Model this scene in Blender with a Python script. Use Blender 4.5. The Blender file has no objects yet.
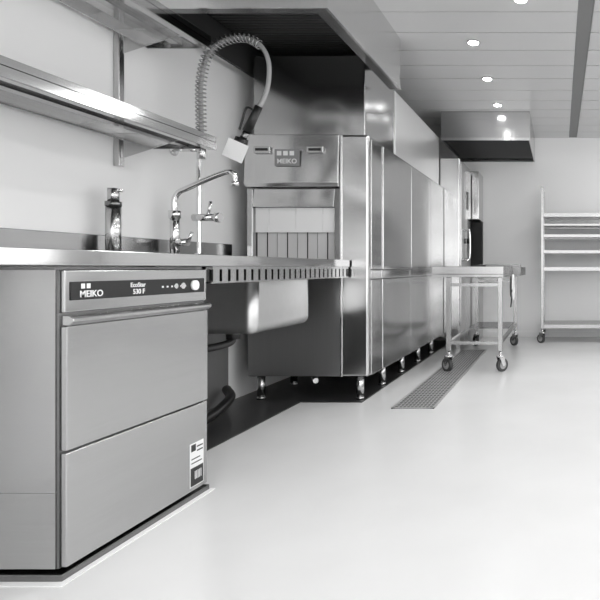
import bpy, bmesh, math, random
from mathutils import Vector, Matrix
random.seed(3)
scene = bpy.context.scene
try:
    scene.view_settings.view_transform = 'Standard'
    scene.view_settings.look = 'None'
except Exception: pass

# ------------------------------------------------------------ materials
def mat_plain(name, col, rough=0.5, metal=0.0, emit=0.0, noise=0.0, nscale=(3,3,3), bump=0.0, spec=0.5, wave=0.0):
    m = bpy.data.materials.new(name); m.use_nodes = True
    nt = m.node_tree; b = nt.nodes['Principled BSDF']
    c = (col, col, col, 1)
    b.inputs['Base Color'].default_value = c
    b.inputs['Roughness'].default_value = rough
    b.inputs['Metallic'].default_value = metal
    b.inputs['Specular IOR Level'].default_value = spec
    if emit:
        b.inputs['Emission Color'].default_value = (1,1,1,1)
        b.inputs['Emission Strength'].default_value = emit
    tc = nt.nodes.new('ShaderNodeTexCoord')
    mp = nt.nodes.new('ShaderNodeMapping'); mp.inputs['Scale'].default_value = nscale
    nz = nt.nodes.new('ShaderNodeTexNoise'); nz.inputs['Scale'].default_value = 1.0
    nz.inputs['Detail'].default_value = 4
    nt.links.new(tc.outputs['Object'], mp.inputs['Vector'])
    nt.links.new(mp.outputs['Vector'], nz.inputs['Vector'])
    if noise:
        mr = nt.nodes.new('ShaderNodeMapRange')
        mr.inputs['To Min'].default_value = max(0, col-noise); mr.inputs['To Max'].default_value = min(1, col+noise)
        mr.inputs['From Min'].default_value = 0.3; mr.inputs['From Max'].default_value = 0.7
        nt.links.new(nz.outputs['Fac'], mr.inputs['Value'])
        nt.links.new(mr.outputs['Result'], b.inputs['Base Color'])
    prev = None
    if bump:
        bp = nt.nodes.new('ShaderNodeBump'); bp.inputs['Strength'].default_value = bump
        bp.inputs['Distance'].default_value = 0.01
        nt.links.new(nz.outputs['Fac'], bp.inputs['Height'])
        prev = bp
    if wave:
        n2 = nt.nodes.new('ShaderNodeTexNoise'); n2.inputs['Scale'].default_value = 2.2; n2.inputs['Detail'].default_value = 0
        nt.links.new(tc.outputs['Object'], n2.inputs['Vector'])
        b2 = nt.nodes.new('ShaderNodeBump'); b2.inputs['Strength'].default_value = 1.0
        b2.inputs['Distance'].default_value = wave
        nt.links.new(n2.outputs['Fac'], b2.inputs['Height'])
        if prev: nt.links.new(prev.outputs['Normal'], b2.inputs['Normal'])
        prev = b2
    if prev: nt.links.new(prev.outputs['Normal'], b.inputs['Normal'])
    return m

STEEL   = mat_plain('brushed_steel', 0.53, 0.17, 1, noise=0.012, nscale=(2,2,120), wave=0.013)
STEEL_F = mat_plain('door_steel', 0.50, 0.23, 1, noise=0.012, nscale=(2,2,120), wave=0.014)
STEEL_H = mat_plain('brushed_steel_cross', 0.44, 0.18, 1, noise=0.015, nscale=(90,2,90), wave=0.008)
STEEL_D = mat_plain('dark_steel', 0.22, 0.26, 1, noise=0.01, nscale=(60,60,2))
STEEL_P = mat_plain('lower_panel_steel', 0.55, 0.32, 1, noise=0.01, nscale=(60,60,2), wave=0.01)  # rougher steel for the lower panels
STEEL_L = mat_plain('light_steel', 0.70, 0.18, 1, noise=0.015, nscale=(60,60,2), wave=0.010)
BASIN   = mat_plain('basin_steel', 0.62, 0.36, 1, noise=0.01, nscale=(30,30,30))
COVER   = mat_plain('satin_cover', 0.68, 0.30, 0.6)
TUBE    = mat_plain('tube_steel', 0.40, 0.26, 1)
SHELFM  = mat_plain('polished_steel', 0.54, 0.10, 1, noise=0.02, nscale=(60,2,60), wave=0.006)
CHROME  = mat_plain('chrome', 0.75, 0.08, 1)
BLACK   = mat_plain('black_plastic', 0.012, 0.35)
RUBBER  = mat_plain('rubber', 0.05, 0.6)
GREYW   = mat_plain('grey_wheel', 0.35, 0.5)
WHITE   = mat_plain('white_plastic', 0.85, 0.4)
CAULK   = mat_plain('sealant', 0.80, 0.5)
CURT    = mat_plain('curtain_plastic', 0.60, 0.4, noise=0.03)
WALLM   = mat_plain('wall_paint', 0.82, 0.45, noise=0.01, nscale=(1,1,1))
FLOORM  = mat_plain('floor_resin', 0.70, 0.22, noise=0.02, nscale=(2.2,2.2,2.2), bump=0.01)
FLOOR_SHADE    = mat_plain('floor_shade_paint', 0.035, 0.35, noise=0.005)  # near-black colour that paints the shade under counter and machine
WALL_SHADE   = mat_plain('wall_shade_paint', 0.16, 0.5, noise=0.01)  # dark grey that paints shade onto the wall under the counter
CEILM   = mat_plain('ceiling_metal_slat', 0.60, 0.30, noise=0.01)
CEILD   = mat_plain('ceiling_gap_dark', 0.02, 0.6)
STRIPM  = mat_plain('ceiling_strip_grey', 0.20, 0.5)
FILTER  = mat_plain('grease_filter', 0.04, 0.5, 0.3)
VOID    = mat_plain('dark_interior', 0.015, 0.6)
LAMP    = mat_plain('lamp_glow', 1, 0.5, emit=25)
FILL_PANEL   = mat_plain('fill_panel_glow', 1, 0.5, emit=11)  # glow of the added fill panels
LABEL   = mat_plain('label_paper', 0.8, 0.5)
PLATE   = mat_plain('logo_plate', 0.30, 0.4, 0.6)
GRATE   = mat_plain('grate_steel', 0.42, 0.45, 0.3)
GRATEB  = mat_plain('grate_channel', 0.05, 0.5, 0.0)

# ------------------------------------------------------------ helpers
def empty(name):
    e = bpy.data.objects.new(name, None); e.empty_display_size = 0.1
    scene.collection.objects.link(e); return e

def obj_from_bm(name, bm, mats, parent=None, smooth=False):
    me = bpy.data.meshes.new(name); bm.to_mesh(me); bm.free()
    if not isinstance(mats, (list, tuple)): mats = [mats]
    for m in mats: me.materials.append(m)
    if smooth:
        for p in me.polygons: p.use_smooth = True
    o = bpy.data.objects.new(name, me); scene.collection.objects.link(o)
    if parent: o.parent = parent
    return o

def add_box(bm, x0,x1,y0,y1,z0,z1, mi=0):
    r = bmesh.ops.create_cube(bm, size=1)
    for v in r['verts']:
        v.co = Vector(((x0+x1)/2+v.co.x*(x1-x0), (y0+y1)/2+v.co.y*(y1-y0), (z0+z1)/2+v.co.z*(z1-z0)))
    fs = set(f for v in r['verts'] for f in v.link_faces)
    for f in fs: f.material_index = mi
    return r['verts']

def box(name, x0,x1,y0,y1,z0,z1, mat, parent=None, bev=0.0):
    bm = bmesh.new(); add_box(bm, x0,x1,y0,y1,z0,z1)
    o = obj_from_bm(name, bm, mat, parent)
    if bev:
        md = o.modifiers.new('bevel','BEVEL'); md.width = bev; md.segments = 3
    return o

def boxes(name, lst, mat, parent=None, bev=0.0):
    bm = bmesh.new()
    for b in lst:
        add_box(bm, *b[:6], mi=(b[6] if len(b) > 6 else 0))
    o = obj_from_bm(name, bm, mat, parent)
    if bev:
        md = o.modifiers.new('bevel','BEVEL'); md.width = bev; md.segments = 2
    return o

def add_cyl(bm, p1, p2, r, r2=None, seg=20, mi=0):
    p1 = Vector(p1); p2 = Vector(p2); d = p2-p1
    q = d.to_track_quat('Z','Y').to_matrix().to_4x4()
    M = Matrix.Translation((p1+p2)/2) @ q
    res = bmesh.ops.create_cone(bm, cap_ends=True, segments=seg, radius1=r, radius2=(r if r2 is None else r2), depth=d.length, matrix=M)
    for f in set(f for v in res['verts'] for f in v.link_faces):
        f.material_index = mi
        if len(f.verts) == 4: f.smooth = True

def cyl(name, p1, p2, r, mat, parent=None, r2=None, seg=24):
    bm = bmesh.new(); add_cyl(bm, p1, p2, r, r2, seg)
    return obj_from_bm(name, bm, mat, parent)

def catmull(pts, n=10):
    P = [Vector(p) for p in pts]; P = [P[0]*2-P[1]] + P + [P[-1]*2-P[-2]]
    out = []
    for i in range(1, len(P)-2):
        for k in range(n):
            t = k/n
            a,b,c,d = P[i-1],P[i],P[i+1],P[i+2]
            out.append(0.5*((2*b)+(c-a)*t+(2*a-5*b+4*c-d)*t*t+(3*b-a-3*c+d)*t**3))
    out.append(P[-2]); return out

def tube(name, pts, r, mat, parent=None, smooth=True, closed=False):
    if smooth: pts = catmull(pts)
    cu = bpy.data.curves.new(name,'CURVE'); cu.dimensions='3D'; cu.bevel_depth=r; cu.bevel_resolution=4; cu.use_fill_caps=True
    s = cu.splines.new('POLY'); s.points.add(len(pts)-1)
    for i,p in enumerate(pts): s.points[i].co = (p[0],p[1],p[2],1)
    s.use_cyclic_u = closed; s.use_smooth = True
    cu.materials.append(mat)
    o = bpy.data.objects.new(name, cu); scene.collection.objects.link(o)
    if parent: o.parent = parent
    return o

def prism(name, poly, axis, a0, a1, mat, parent=None, bev=0):
    bm = bmesh.new()
    def co(p,a): return (p[0],a,p[1]) if axis=='y' else (a,p[0],p[1])
    A=[bm.verts.new(co(p,a0)) for p in poly]; B=[bm.verts.new(co(p,a1)) for p in poly]
    bm.faces.new(A); bm.faces.new(B[::-1])
    n=len(poly)
    for i in range(n): bm.faces.new((A[i],B[i],B[(i+1)%n],A[(i+1)%n]))
    bmesh.ops.recalc_face_normals(bm, faces=bm.faces)
    o=obj_from_bm(name,bm,mat,parent)
    if bev:
        md=o.modifiers.new('bevel','BEVEL'); md.width=bev; md.segments=2
    return o

def text(name, body, loc, size, mat, parent, rot):
    cu = bpy.data.curves.new(name,'FONT'); cu.body=body; cu.size=size; cu.extrude=0.0005
    cu.offset = size*0.015
    cu.materials.append(mat)
    o = bpy.data.objects.new(name,cu); o.location=loc; o.rotation_euler=rot
    scene.collection.objects.link(o); o.parent=parent; return o

RX = (math.pi/2, 0, math.pi/2)
RY = (math.pi/2, 0, 0)

def caster(parent, x, y, n, r=0.055, ang=0.3):
    bm = bmesh.new()
    ca, sa = math.cos(ang), math.sin(ang)
    ax = Vector((ca, sa, 0)); fw = Vector((-sa, ca, 0))
    c = Vector((x,y,r)) + fw*0.02
    add_cyl(bm, c-ax*0.013, c+ax*0.013, r, seg=28, mi=0)
    add_cyl(bm, c-ax*0.015, c+ax*0.015, r*0.62, seg=24, mi=1)
    add_cyl(bm, c-ax*0.022, c+ax*0.022, 0.009, seg=12, mi=2)
    for s in (-1,1):
        q = [c+ax*s*0.019+fw*0.016, c+ax*s*0.019-fw*0.016, Vector((x,y,2*r+0.02))+ax*s*0.019-fw*0.028, Vector((x,y,2*r+0.02))+ax*s*0.019+fw*0.028]
        v1=[bm.verts.new(p) for p in q]; v2=[bm.verts.new(p+ax*s*0.004) for p in q]
        fs=[bm.faces.new(v1), bm.faces.new(v2[::-1])]
        for i in range(4): fs.append(bm.faces.new((v1[i],v2[i],v2[(i+1)%4],v1[(i+1)%4])))
        for f in fs: f.material_index=2
    add_cyl(bm, (x,y,2*r+0.012), (x,y,2*r+0.024), 0.03, seg=20, mi=2)
    add_cyl(bm, (x,y,2*r+0.02), (x,y,2*r+0.06), 0.012, seg=14, mi=2)
    bmesh.ops.recalc_face_normals(bm, faces=bm.faces)
    obj_from_bm('caster_%d'%n, bm, [RUBBER, GREYW, STEEL_L], parent)

# ------------------------------------------------------------ room shell
YB = 6.70; XL = -2.10; XR = 3.2; YF = -2.6; ZC = 2.46
box('floor', XL-0.1, XR+0.1, YF-0.1, YB+0.1, -0.1, 0.0, FLOORM)
box('wall_left', XL-0.1, XL, YF-0.1, YB+0.1, 0, ZC+0.1, WALLM)
box('wall_back', XL, XR+0.1, YB, YB+0.1, 0, ZC+0.1, WALLM)
lst = [(XR,XR+0.1,YF,YB,0,0.8),(XR,XR+0.1,YF,YB,2.3,ZC+0.1)]
ys = [YF, -2.2, -0.3, 0.0, 1.9, 2.2, 4.1, 4.4, 6.2, YB]
for i in range(0,len(ys),2): lst.append((XR,XR+0.1,ys[i],ys[i+1],0.8,2.3))
boxes('wall_right', lst, WALLM)  # openings added out of view to let world light in
for i,(a,b) in enumerate([(-2.2,-0.3),(0,1.9),(2.2,4.1),(4.4,6.2)]):
    boxes('added_window_%d'%(i+1), [(XR,XR+.06,a,b,.8,.84),(XR,XR+.06,a,b,2.26,2.3),(XR,XR+.06,a,a+.04,.84,2.26),(XR,XR+.06,b-.04,b,.84,2.26),(XR,XR+.06,(a+b)/2-.02,(a+b)/2+.02,.84,2.26)], STEEL_D)  # frames of the unseen windows added for daylight
boxes('wall_front', [(XL,XR,YF-0.1,YF,0,0.3),(XL,XR,YF-0.1,YF,2.3,ZC+.1),(XL,-1.7,YF-.1,YF,.3,2.3),(0.4,0.7,YF-.1,YF,.3,2.3),(2.8,XR,YF-.1,YF,.3,2.3)], WALLM)  # wide openings behind the camera, added to admit world light
lst = []
y = YB
while y > YF:
    y0 = max(YF, y-0.289)
    lst.append((XL, 0.11, y0, y, ZC, ZC+0.02, 0)); lst.append((0.21, XR, y0, y, ZC, ZC+0.02, 0))
    y -= 0.30
lst.append((XL-0.1, XR+0.1, YF-0.1, YB+0.1, ZC+0.03, ZC+0.1, 1))
lst.append((0.112, 0.208, YF, YB, ZC+0.004, ZC+0.028, 2))
boxes('ceiling', lst, [CEILM, CEILD, STRIPM])
boxes('baseboard_back', [(-0.9, XR, YB-0.012, YB, 0, 0.07)], WALLM)
boxes('floor_shade_plates', [(XL, -1.64, 2.12, 3.42, 0, 0.004), (XL, -1.25, 3.42, 6.4, 0, 0.004)], FLOOR_SHADE)  # dark plates on the floor, painted stand-in for the shade there
boxes('wall_shade_sheet', [(XL, XL+0.006, 2.1, 3.42, 0.004, 0.80)], WALL_SHADE)  # thin dark sheet, painted shade over the wall below the worktop

def downlight(x, y, e=15):
    p = empty('ceiling_downlight')
    bm = bmesh.new(); add_cyl(bm, (x,y,ZC-0.006),(x,y,ZC-0.001),0.046, seg=28)
    obj_from_bm('trim_ring', bm, GREYW, p)
    bm = bmesh.new(); add_cyl(bm, (x,y,ZC-0.009),(x,y,ZC-0.0062),0.036, seg=28)
    obj_from_bm('lens', bm, LAMP, p)
    l = bpy.data.lights.new('spot','SPOT'); l.energy=e; l.spot_size=math.radians(130); l.spot_blend=0.8; l.shadow_soft_size=0.04
    o = bpy.data.objects.new('lamp', l); o.location=(x,y,ZC-0.02); scene.collection.objects.link(o); o.parent=p
for i in range(8): downlight(-0.617, 5.34-0.74*i)
downlight(-0.235, 3.24)
for i in range(4): downlight(1.6, 5.2-1.6*i)

for (x,y) in [(-0.4,-0.9),(1.1,-0.9),(1.1,1.2),(1.1,3.3),(1.1,5.2)]:  # glowing panels out of view, added to brighten the room
    p = empty('added_fill_panel')
    boxes('housing', [(x-.32,x+.32,y-.32,y+.32,ZC-.03,ZC-.001)], WHITE, p)
    box('added_fill_diffuser', x-.3,x+.3,y-.3,y+.3,ZC-.034,ZC-.0305, FILL_PANEL, p)

# ------------------------------------------------------------ undercounter dishwasher
D = empty('undercounter_dishwasher')
X1=-1.354; Y1=1.477; Y2=2.077
box('body', -2.0, X1-0.022, Y1, Y2, 0.03, 0.845, STEEL_L, D, 0.003)
box('body_rim', -2.0, X1-0.02, Y1-0.002, Y2, 0.8455, 0.853, STEEL_D, D)
box('body_lower_side', -2.0, X1-0.020, Y1-0.003, Y1-0.0005, 0.03, 0.236, STEEL_F, D, 0.0005)
box('body_upper_side', -2.0, X1-0.020, Y1-0.003, Y1-0.0005, 0.239, 0.845, STEEL_F, D, 0.0005)
box('plinth', -2.0, X1+0.008, Y1-0.014, Y2+0.004, 0.0, 0.020, STEEL_D, D, 0.003)
box('front_frame', X1-0.022, X1-0.012, Y1, Y2, 0.03, 0.845, STEEL_D, D)
box('control_fascia', X1-0.012, X1, Y1+0.004, Y2-0.004, 0.727, 0.845, STEEL, D, 0.004)
box('control_panel', X1+0.0002, X1+0.004, Y1+0.02, Y2-0.02, 0.760, 0.812, BLACK, D, 0.002)
box('door_upper', X1-0.012, X1+0.006, Y1+0.004, Y2-0.004, 0.349, 0.690, STEEL_F, D, 0.003)
prism('door_handle', [(X1-0.012,0.720),(X1+0.010,0.720),(X1+0.022,0.712),(X1+0.024,0.704),(X1+0.008,0.692),(X1-0.012,0.692)], 'y', Y1+0.006, Y2-0.006, STEEL, D, 0.002)
box('door_lower', X1-0.012, X1+0.004, Y1+0.004, Y2-0.004, 0.030, 0.342, STEEL_F, D, 0.003)
text('maker_letters','MEIKO',(X1+0.0045,Y1+0.045,0.768),0.026,WHITE,D,RX)
boxes('maker_mark',[(X1+.004,X1+.0048,Y1+.05+.018*i,Y1+.062+.018*i,.792,.806) for i in range(2)],WHITE,D)
text('model_letters','530 F',(X1+0.0045,Y1+0.235,0.768),0.022,WHITE,D,RX)
text('script_letters','EcoStar',(X1+0.0045,Y1+0.225,0.790),0.020,LABEL,D,RX)
boxes('indicator_marks',[(X1+.004,X1+.0048,Y1+.36+.022*i,Y1+.368+.022*i,.783,.789) for i in range(6)],LABEL,D)
cyl('dial',(X1+0.004,Y1+0.52,0.787),(X1+0.013,Y1+0.52,0.787),0.018,WHITE,D)
cyl('button_1',(X1+0.004,Y1+0.46,0.787),(X1+0.008,Y1+0.46,0.787),0.011,STEEL_L,D)
cyl('button_2',(X1+0.004,Y1+0.425,0.787),(X1+0.008,Y1+0.425,0.787),0.009,STEEL_L,D)
box('rating_label', X1+0.0042, X1+0.0052, 1.975, 2.050, 0.045, 0.205, LABEL, D)
boxes('label_print', [(X1+.0053,X1+.0057,1.978,2.047,.048,.115),(X1+.0053,X1+.0057,1.981,2.006,.175,.2),(X1+.0053,X1+.0057,2.012,2.045,.185,.19),(X1+.0053,X1+.0057,2.012,2.045,.17,.175),(X1+.0053,X1+.0057,1.982,2.04,.13,.134),(X1+.0053,X1+.0057,1.982,2.03,.145,.149)], BLACK, D)
boxes('label_code', [(X1+.0058,X1+.006,2.0+.008*i,2.004+.008*i,.07,.1) for i in range(5)], LABEL, D)
boxes('trim_3', [(-2.0,X1+0.026,Y1-0.034,Y1-0.0145,0,0.003),(X1+0.0085,X1+0.026,Y1-0.0145,Y2+0.01,0,0.003)], CAULK)

# ------------------------------------------------------------ counter with sink
C = empty('steel_sink_counter')
XF=-1.338
hx0,hx1,hy0,hy1 = -1.98,-1.48,2.62,3.22
boxes('worktop', [(-2.098,XF,0.9,hy0,0.857,0.90),(-2.098,hx0,hy0,hy1,0.857,0.90),(hx1,XF,hy0,hy1,0.857,0.90),(-2.098,XF,hy1,3.43,0.857,0.90)], STEEL_H, C, 0.0)
box('front_edge', XF+0.0003, XF+0.006, 0.9, 3.43, 0.857, 0.901, SHELFM, C, 0.002)
box('backsplash', -2.098, -2.075, 0.9, 3.43, 0.9005, 1.0, STEEL_H, C, 0.003)
boxes('apron', [(XF-0.045,XF-0.035,2.09,3.43,0.79,0.856)], STEEL_H, C)
boxes('apron_ribs', [(XF-0.035,XF-0.006,2.10+i*0.055,2.138+i*0.055,0.797,0.845) for i in range(24)]+[(XF-0.04,XF-0.002,2.09,3.43,0.790,0.797),(XF-0.04,XF-0.002,2.09,3.43,0.845,0.856)], STEEL_H, C)
bm = bmesh.new()
vs = add_box(bm, hx0,hx1,hy0,hy1,0.525,0.857)
top = [f for f in bm.faces if all(abs(v.co.z-0.857)<1e-5 for v in f.verts)]
bmesh.ops.delete(bm, geom=top, context='FACES_ONLY')
ed = [e for e in bm.edges if not all(abs(v.co.z-0.857)<1e-5 for v in e.verts)]
bmesh.ops.bevel(bm, geom=ed, offset=0.045, segments=8, profile=0.5, affect='EDGES')
for f in bm.faces: f.smooth = len(f.verts) < 5 and f.calc_area() < 0.03
o = obj_from_bm('basin', bm, BASIN, C)
md = o.modifiers.new('sol','SOLIDIFY'); md.thickness=0.003; md.offset=-1
boxes('legs', [(-1.42,-1.38,0.92,0.96,0.0,0.857),(-2.05,-2.01,0.92,0.96,0,0.857)], STEEL, C)
tube('waste_pipe', [(-1.75,2.9,0.53),(-1.75,2.9,0.49),(-1.755,2.88,0.455),(-1.79,2.80,0.44),(-1.86,2.68,0.435),(-1.93,2.62,0.435),(-2.0,2.6,0.44),(-2.07,2.6,0.44)], 0.02, BLACK, C)
cyl('waste_nut',(-1.75,2.9,0.47),(-1.75,2.9,0.52),0.034,BLACK,C)
Pp = empty('floor_waste_pipework')
tube('pipe_run', [(-1.98,2.5,0.04),(-1.9,2.7,0.04),(-1.88,2.9,0.05),(-1.92,3.15,0.09),(-2.03,3.3,0.11)], 0.026, BLACK, Pp)
cyl('pipe_collar',(-1.88,2.78,0.005),(-1.88,2.78,0.08),0.045,BLACK,Pp)

# ------------------------------------------------------------ mixer tap
T = empty('kitchen_mixer_tap')
cyl('base',(-2.02,2.84,0.901),(-2.02,2.84,0.925),0.032,CHROME,T)
cyl('column',(-2.02,2.84,0.92),(-2.02,2.84,1.13),0.022,CHROME,T)
cyl('collar',(-2.02,2.84,1.11),(-2.02,2.84,1.15),0.028,CHROME,T)
tube('spout',[(-2.02,2.84,1.13),(-2.022,2.84,1.20),(-2.00,2.84,1.245),(-1.95,2.84,1.27),(-1.85,2.84,1.315),(-1.77,2.84,1.347),(-1.73,2.84,1.355),(-1.708,2.84,1.338),(-1.704,2.84,1.29)],0.014,CHROME,T)
cyl('aerator',(-1.704,2.84,1.305),(-1.704,2.84,1.28),0.018,CHROME,T)
cyl('valve_body',(-2.02,2.84,0.985),(-1.95,2.84,0.985),0.019,CHROME,T)
cyl('valve_lever',(-1.95,2.84,0.985),(-1.93,2.84,1.04),0.008,CHROME,T)

# ------------------------------------------------------------ pre-rinse spray
S = empty('pre_rinse_spray_tap')
yS=2.94
cyl('base',(-1.999,yS+.06,0.901),(-1.999,yS+.06,0.93),0.03,CHROME,S)
tube('riser',[(-1.999,yS+.06,0.92),(-1.999,yS+.06,1.30),(-1.975,yS+.02,1.40),(-1.947,yS,1.50)],0.011,CHROME,S)
cyl('mixer_body',(-2.03,yS+.06,1.13),(-1.91,yS+.06,1.13),0.02,CHROME,S)
cyl('mixer_handle',(-1.91,yS+.06,1.13),(-1.88,yS+.06,1.13),0.027,CHROME,S)
cyl('mixer_lever',(-1.95,yS+.06,1.14),(-1.935,yS+.06,1.22),0.008,CHROME,S)
cyl('collar',(-1.947,yS,1.44),(-1.947,yS,1.51),0.022,STEEL_L,S)
cyl('wall_arm',(-2.095,yS,1.49),(-1.947,yS,1.49),0.009,CHROME,S)
cyl('wall_flange',(-2.099,yS,1.49),(-2.09,yS,1.49),0.03,CHROME,S)
path=[(-1.945,yS,1.49),(-1.947,yS,1.60),(-1.950,yS,1.75),(-1.947,yS,1.87),(-1.914,yS,2.005),(-1.833,yS,2.078),(-1.719,yS,2.102),(-1.627,yS,2.060),(-1.583,yS,1.975),(-1.582,yS,1.86),(-1.605,yS,1.775),(-1.638,yS,1.718)]
tube('hose', path, 0.0115, GREYW, S)
cp = catmull(path, 40)
L=[0]
for a,b in zip(cp,cp[1:]): L.append(L[-1]+(b-a).length)
pitch=0.0225; total=L[-1]*0.70; pts=[]; turns=total/pitch; nseg=int(turns*12); j=0
for k in range(nseg+1):
    s=total*k/nseg
    while j<len(L)-2 and L[j+1]<s: j+=1
    t=(s-L[j])/max(1e-9,(L[j+1]-L[j])); c=cp[j].lerp(cp[j+1],t); tg=(cp[j+1]-cp[j]).normalized()
    n1=Vector((0,1,0)); n2=tg.cross(n1).normalized(); a=2*math.pi*s/pitch
    pts.append(c+(n1*math.cos(a)+n2*math.sin(a))*0.024)
sp = tube('spring', pts, 0.0036, TUBE, S, smooth=False); sp.data.bevel_resolution=2
cyl('spray_grip',(-1.633,yS,1.728),(-1.700,yS,1.59),0.019,BLACK,S,r2=0.024)
cyl('spray_neck',(-1.700,yS,1.59),(-1.725,yS,1.545),0.017,STEEL_D,S)
cyl('spray_head',(-1.725,yS,1.555),(-1.742,yS,1.505),0.032,BLACK,S,r2=0.036)
tube('trigger',[(-1.655,yS,1.70),(-1.70,yS,1.72),(-1.725,yS,1.65),(-1.74,yS,1.60)],0.006,BLACK,S)
tg = box('hang_tag', -0.052,0.052,-0.001,0.001,-0.05,0.05, WHITE, S)
tg.location=(-1.735,yS-0.045,1.478); tg.rotation_euler=(math.radians(12),math.radians(24),math.radians(15))

# ------------------------------------------------------------ dispenser
F = empty('soap_dispenser')
cyl('canister',(-2.02,2.45,0.901),(-2.02,2.45,1.13),0.029,STEEL,F)
cyl('cap',(-2.02,2.45,1.13),(-2.02,2.45,1.15),0.031,STEEL_D,F)
cyl('neck',(-2.02,2.45,1.15),(-2.02,2.45,1.21),0.022,STEEL,F)
cyl('nozzle',(-2.02,2.45,1.205),(-1.975,2.45,1.20),0.007,CHROME,F)

# ------------------------------------------------------------ wall shelves
W = empty('steel_wall_shelf_unit')
for k,(z,ye) in enumerate([(1.455,2.76),(1.95,2.72)]):
    boxes('shelf_%d'%(k+1), [(-2.07,-1.75,0.75,ye,z+0.03,z+0.036),(-1.756,-1.75,0.75,ye,z-0.004,z+0.062),(-1.79,-1.756,0.75,ye,z-0.004,z+0.001),
        (-2.07,-2.064,0.75,ye,z,z+0.075),(-2.064,-1.756,ye-0.006,ye,z,z+0.055)], SHELFM, W, 0.0015)
    for j,yy in enumerate([1.1,2.56]):
        prism('bracket_%d_%d'%(k+1,j+1), [(-2.065,z+0.028),(-1.80,z+0.028),(-1.80,z+0.0),(-2.065,z-0.085)], 'y', yy-0.002, yy+0.002, STEEL, W)
    boxes('stiffener_%d'%(k+1), [(-1.93,-1.89,0.76,ye-0.01,z+0.012,z+0.0295)], STEEL_H, W)
for j,yy in enumerate([1.1,2.56]):
    box('upright_%d'%(j+1), -2.099,-2.071, yy-0.016, yy+0.016, 1.33, 2.40, STEEL, W, 0.003)

# ------------------------------------------------------------ conveyor dishwashing machine
M = empty('conveyor_dishwashing_machine')
xr=-1.22; xl=-2.0; yf=3.45
ye=5.64
box('core_lower', xl, xr-0.02, yf+0.06, ye, 0.16, 0.885, STEEL_D, M)
box('core_upper', xl, xr-0.02, yf+0.35, ye, 0.886, 1.69, STEEL_D, M)
box('front_panel_lower', xl, -1.405, yf+0.02, yf+0.058, 0.156, 0.875, STEEL_P, M, 0.004)
box('corner_column', -1.402, xr, yf, yf+0.055, 0.156, 1.70, STEEL, M, 0.014)
box('corner_trim', -1.40, -1.385, yf-0.006, yf-0.0005, 0.156, 1.70, STEEL_L, M, 0.003)
box('left_jamb', xl, -1.965, yf+0.01, yf+0.34, 0.888, 1.36, STEEL, M, 0.004)
box('right_jamb', -1.44, -1.403, yf+0.01, yf+0.05, 0.888, 1.36, STEEL_D, M, 0.004)
prism('header_cover', [(yf-0.005,1.70),(yf-0.03,1.39),(yf-0.012,1.365),(yf+0.34,1.365),(yf+0.34,1.70)], 'x', xl, -1.403, STEEL_L, M, 0.005)
box('logo_plate', -1.80,-1.645, yf-0.034, yf-0.0285, 1.495, 1.60, PLATE, M)
text('maker_letters','MEIKO',(-1.785,yf-0.0355,1.51),0.042,WHITE,M,RY)
boxes('maker_mark',[(-1.785+.04*i,-1.757+.04*i,yf-.0355,yf-.0342,1.56,1.588) for i in range(3)],WHITE,M)
for i,xx in enumerate([(-1.935,-1.83),(-1.60,-1.495)]):
    boxes('grip_%d'%(i+1), [(xx[0],xx[1],yf-0.034,yf-0.018,1.575,1.62)], STEEL, M, 0.004)
    box('grip_slot_%d'%(i+1), xx[0]+.014,xx[1]-.014,yf-0.037,yf-0.0345,1.59,1.606, BLACK, M)
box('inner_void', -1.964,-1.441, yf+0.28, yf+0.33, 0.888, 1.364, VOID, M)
prism('splash_flap', [(yf+0.02,1.36),(yf+0.05,1.36),(yf+0.035,1.24),(yf+0.005,1.24)], 'x', -1.963,-1.442, STEEL_L, M, 0.004)
n=6; w=(1.963-1.442)/n
bm=bmesh.new()
for i in range(n):
    add_box(bm,-1.963+i*w+0.0005,-1.963+(i+1)*w-0.0005, yf+0.04+0.003*(i%2), yf+0.043+0.003*(i%2), 1.08, 1.238)
obj_from_bm('curtain_upper', bm, WHITE, M)
n=8; w=(1.963-1.442)/n
bm=bmesh.new()
for i in range(n):
    add_box(bm,-1.963+i*w+0.003,-1.963+(i+1)*w-0.003, yf+0.06+0.006*(i%2), yf+0.064+0.006*(i%2), 0.905, 1.20)
obj_from_bm('curtain_lower', bm, CURT, M)
box('infeed_track', xl,-1.403, yf+0.0, yf+0.27, 0.876, 0.8875, STEEL, M)
box('upper_front_box', -1.98, -1.262, 3.50, 4.12, 1.701, 2.22, STEEL, M, 0.004)
box('upper_cover', -1.98, -1.255, 4.125, 5.62, 1.701, 2.20, COVER, M, 0.004)
boxes('upper_flange', [(-1.98,-1.235,3.49,5.63,1.6905,1.7005)], STEEL_D, M)
yy=[yf+0.057,3.72,4.42,5.02,ye]
for i in range(4):
    a,b = yy[i]+0.002, yy[i+1]-0.002
    box('side_door_%d'%(i+1), xr-0.018, xr+(0.0 if i==0 else 0.008), a, b, 0.84, 1.685, STEEL, M, 0.005)
    box('side_panel_%d'%(i+1), xr-0.018, xr+(0.0 if i==0 else 0.004), a, b, 0.156, 0.775, STEEL, M, 0.005)
    box('side_rail_%d'%(i+1), xr-0.018, xr-0.004, a, b, 0.779, 0.836, STEEL_L, M, 0.003)
bm=bmesh.new()
for Y in (3.50,3.93,4.4,4.9,5.4):
    for X in (-1.29,-1.93):
        add_cyl(bm,(X,Y,0.02),(X,Y,0.158),0.024,seg=18); add_cyl(bm,(X,Y,0.0045),(X,Y,0.022),0.028,r2=0.024,seg=18)
obj_from_bm('feet', bm, STEEL, M)
cyl('drain_stub',(-1.62,3.56,0.13),(-1.56,3.46,0.13),0.016,STEEL,M)
E = empty('dishwasher_drying_module')
box('module_body', -1.95, -1.05, 5.66, 6.30, 0.12, 2.0, STEEL, E, 0.008)
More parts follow.
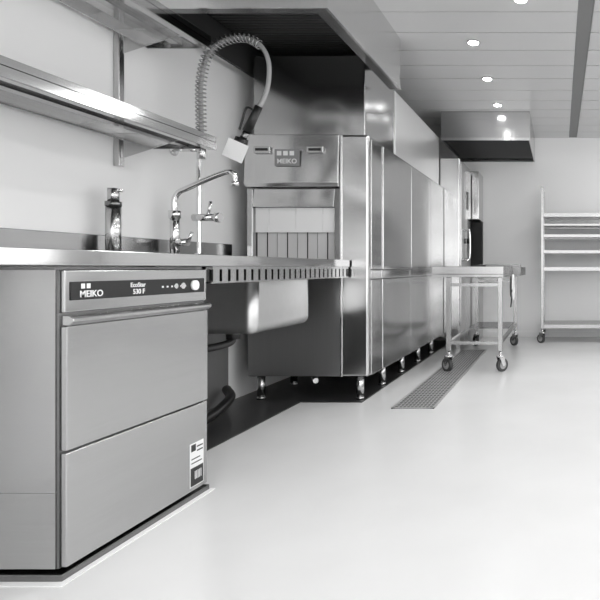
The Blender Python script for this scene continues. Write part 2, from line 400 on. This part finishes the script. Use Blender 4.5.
box('module_door', -1.0495, -1.035, 5.68, 5.97, 0.16, 1.95, STEEL, E, 0.004)
box('module_door_far', -1.0495, -1.035, 5.98, 6.28, 0.16, 1.95, STEEL, E, 0.004)
box('control_display', -1.0345, -1.028, 5.99, 6.10, 1.50, 1.70, BLACK, E, 0.003)
cyl('emergency_button', (-1.0345,6.04,1.15),(-1.00,6.04,1.15),0.03,BLACK,E)
tube('pull_handle', [(-1.034,5.94,0.95),(-0.99,5.94,0.96),(-0.99,5.94,1.25),(-1.034,5.94,1.26)],0.008,CHROME,E)
boxes('module_feet',[(-1.10,-1.06,5.70,5.74,0.0002,.12),(-1.10,-1.06,6.22,6.26,0.0002,.12),(-1.9,-1.86,5.70,5.74,0.0042,.12),(-1.9,-1.86,6.22,6.26,0.0042,.12)],STEEL_L,E)
G = empty('tray_return_cabinet')
box('top_cabinet', -1.9,-0.95,6.34,6.69,1.42,1.98, STEEL, G, 0.004)
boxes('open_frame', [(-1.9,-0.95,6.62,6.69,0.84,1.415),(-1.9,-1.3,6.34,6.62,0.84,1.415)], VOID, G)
box('return_counter', -1.9,-0.95, 6.34, 6.69, 0.0, 0.835, STEEL_P, G, 0.004)

# ------------------------------------------------------------ hoods
H = empty('extraction_hood')
hz=2.10; a0,a1=2.60,3.79; hl,hr=-2.03,-1.12
boxes('shell', [(hl,hr,a0,a0+0.012,hz,ZC-0.002),(hr-0.012,hr,a0+0.0125,a1,hz,ZC-0.002),(hl,hl+0.012,a0+0.0125,a1,hz,ZC-0.002),(hl,hr,a1,a1+.012,2.235,ZC-.002)], STEEL_L, H)
boxes('lip', [(hl,hr+0.006,a0-0.006,a0-0.0002,hz-0.004,hz+0.035),(hr+0.0002,hr+0.006,a0,a1,hz-0.004,hz+0.035)], STEEL_L, H)
boxes('lower_gutter', [(hr-0.07,hr-0.0125,a0+0.013,a1,hz,hz+0.006),(hl+.013,hr-0.07,a0+0.013,a0+.06,hz,hz+0.006)], STEEL_D, H)
bm=bmesh.new()
for i in range(34):
    yv=a0+0.07+i*0.034
    add_box(bm, hl+0.02, hr-0.02, yv, yv+0.026, 2.30, 2.315)
add_box(bm, hl+0.013,hr-0.013,a0+0.013,a1-0.002,2.335,2.35)
obj_from_bm('grease_filters', bm, FILTER, H)
boxes('inner_liner', [(hl+.0125,hl+.016,a0+.06,a1-.01,hz+.01,2.3),(hr-.016,hr-.0125,a0+.06,a1-.01,hz+.01,2.3)], FILTER, H)
H2 = empty('extraction_hood')
b0,b1=5.55,6.69; gr=-0.31
gl=-1.22
boxes('shell', [(gl,gr,b0,b0+0.01,2.16,ZC-0.002),(gr-0.01,gr,b0+0.0105,b1,2.16,ZC-0.002),(gl,gl+0.01,b0+0.0105,b1,2.16,ZC-0.002),(gl,gr,b1-.01,b1,2.16,ZC-.002)], STEEL, H2)
boxes('lip', [(gl,gr+0.004,b0-0.004,b0-0.0002,2.157,2.185),(gr+0.0002,gr+0.004,b0,b1,2.157,2.185)], STEEL_L, H2)
boxes('filters', [(gl+.011,gr-.011,b0+.011,b1-.011,2.21,2.225)]+[(gl+.02,gr-.02,b0+.03+.05*i,b0+.055+.05*i,2.195,2.21) for i in range(21)], FILTER, H2)

# ------------------------------------------------------------ mobile work table
Q = empty('mobile_roller_table')
tx0,tx1,ty0,ty1=-0.93,-0.47,4.42,5.95
s=0.038
for i,(x,yv) in enumerate([(tx0,ty0),(tx1-s,ty0),(tx0,ty1-s),(tx1-s,ty1-s)]):
    box('leg_%d'%(i+1), x,x+s,yv,yv+s,0.17,0.775, TUBE, Q, 0.003)
    caster(Q, x+s/2, yv+s/2, i+1, ang=[0.9,-0.7,0.6,0.8][i])
boxes('stretchers', [(tx0+s,tx1-s,ty0+.005,ty0+s-.005,.225,.25),(tx0+s,tx1-s,ty1-s+.005,ty1-.005,.225,.25),(tx0+.005,tx0+s-.005,ty0+s,ty1-s,.225,.25),(tx1-s+.005,tx1-.005,ty0+s,ty1-s,.225,.25),
   (tx0+s,tx1-s,ty0+.005,ty0+s-.005,.70,.725),(tx0+s,tx1-s,ty1-s+.005,ty1-.005,.70,.725)], TUBE, Q)
box('lower_shelf', tx0+s,tx1-s,5.35,ty1-s,0.2505,0.262, STEEL_D, Q)
box('top_frame_near', tx0-.11,tx1+.01,ty0-.02,5.2,0.776,0.800, TUBE, Q, 0.003)
boxes('top_rim', [(tx0-.11,tx1+.01,ty0-.02,ty0-.008,.8005,.862),(tx0-.11,tx0-.098,ty0-.008,5.2,.8005,.862),(tx1-.002,tx1+.01,ty0-.008,5.2,.8005,.862)], TUBE, Q, 0.002)
bm=bmesh.new()
for i in range(14):
    add_cyl(bm,(tx0-.095,ty0+.03+i*.054,.838),(tx1-.004,ty0+.03+i*.054,.838),0.019,seg=14)
obj_from_bm('rollers', bm, STEEL_D, Q)
boxes('far_table_top', [(tx0-.02,tx1+.09,5.23,ty1+.02,0.776,0.86),(tx0+.15,tx1+.09,5.23,5.3,.8605,.885)], STEEL_D, Q, 0.003)
box('end_stop', -0.72,-0.60,ty0-.02,ty0+.0,0.8625,0.875, BLACK, Q)
ring=[(-0.43,4.78+0.055*math.cos(a),0.69+0.09*math.sin(a)) for a in [i*2*math.pi/28 for i in range(28)]]
tube('cable_loop', ring, 0.008, RUBBER, Q, smooth=False, closed=True)
ring=[(-0.415,4.80+0.07*math.cos(a),0.68+0.11*math.sin(a)) for a in [i*2*math.pi/28 for i in range(28)]]
tube('cable_loop_outer', ring, 0.007, WHITE, Q, smooth=False, closed=True)
cyl('cable_hook',(-0.459,4.78,0.782),(-0.41,4.78,0.782),0.006,CHROME,Q)
tube('cable_tail', [(-0.42,4.72,0.66),(-0.43,4.80,0.56),(-0.445,4.9,0.50)], 0.006, RUBBER, Q)

# ------------------------------------------------------------ rack
R = empty('mobile_storage_rack')
rx0,rx1,ry0,ry1=-0.215,1.05,6.12,6.60
for i,(x,yv) in enumerate([(rx0,ry0),(rx1-.03,ry0),(rx0,ry1-.03),(rx1-.03,ry1-.03)]):
    box('post_%d'%(i+1), x,x+.03,yv,yv+.03,0.16,1.77, TUBE, R, 0.003)
    caster(R, x+.015, yv+.015, i+1, r=0.05, ang=0.9-0.3*i)
for k,(z,h) in enumerate([(0.20,.03),(0.85,.03),(1.04,.02),(1.22,.02),(1.34,.012),(1.46,.03)]):
    boxes('shelf_%d'%(k+1), [(rx0+.0305,rx1-.0305,ry0,ry1,z,z+.010),(rx0+.0305,rx1-.0305,ry0-.004,ry0,z-h,z+.010),(rx0+.0305,rx1-.0305,ry1,ry1+.004,z-h,z+.010)], TUBE, R)
boxes('end_bars', [(rx0+.008,rx0+.022,ry0+.031,ry1-.031,z,z+.02) for z in (.2,.6,.86,1.04,1.24,1.47,1.7)]+[(rx1-.022,rx1-.008,ry0+.031,ry1-.031,z,z+.02) for z in (.2,.86,1.47,1.7)], TUBE, R)

# ------------------------------------------------------------ floor drain grate
K = empty('floor_drain_grate')
kx0,kx1,ky0,ky1=-1.02,-0.76,3.27,5.60
box('channel', kx0,kx1,ky0,ky1,0.0005,0.002, GRATEB, K)
lst=[(kx0,kx0+.014,ky0,ky1,.002,.006),(kx1-.014,kx1,ky0,ky1,.002,.006),(kx0,kx1,ky0,ky0+.014,.002,.006),(kx0,kx1,ky1-.014,ky1,.002,.006)]
yv=ky0+.05
while yv<ky1-.02:
    lst.append((kx0+.014,kx1-.014,yv,yv+.014,.002,.0035)); yv+=.05
for i in range(1,10):
    x=kx0+.014+(kx1-kx0-.028)*i/10; lst.append((x-.003,x+.003,ky0+.014,ky1-.014,.002,.0036))
boxes('grating', lst, GRATE, K)

# ------------------------------------------------------------ world + camera
w = bpy.data.worlds.new('world'); scene.world = w; w.use_nodes=True
bg = w.node_tree.nodes['Background']; bg.inputs['Color'].default_value=(1,1,1,1); bg.inputs['Strength'].default_value=3.1

cam = bpy.data.cameras.new('camera'); co = bpy.data.objects.new('camera', cam); scene.collection.objects.link(co)
co.location=(0,0,0.85); co.rotation_euler=(math.pi/2,0,0)
cam.sensor_width=36; cam.lens=32.5; cam.shift_x=-0.4333; cam.shift_y=-0.0533; cam.clip_start=0.05
scene.camera = co
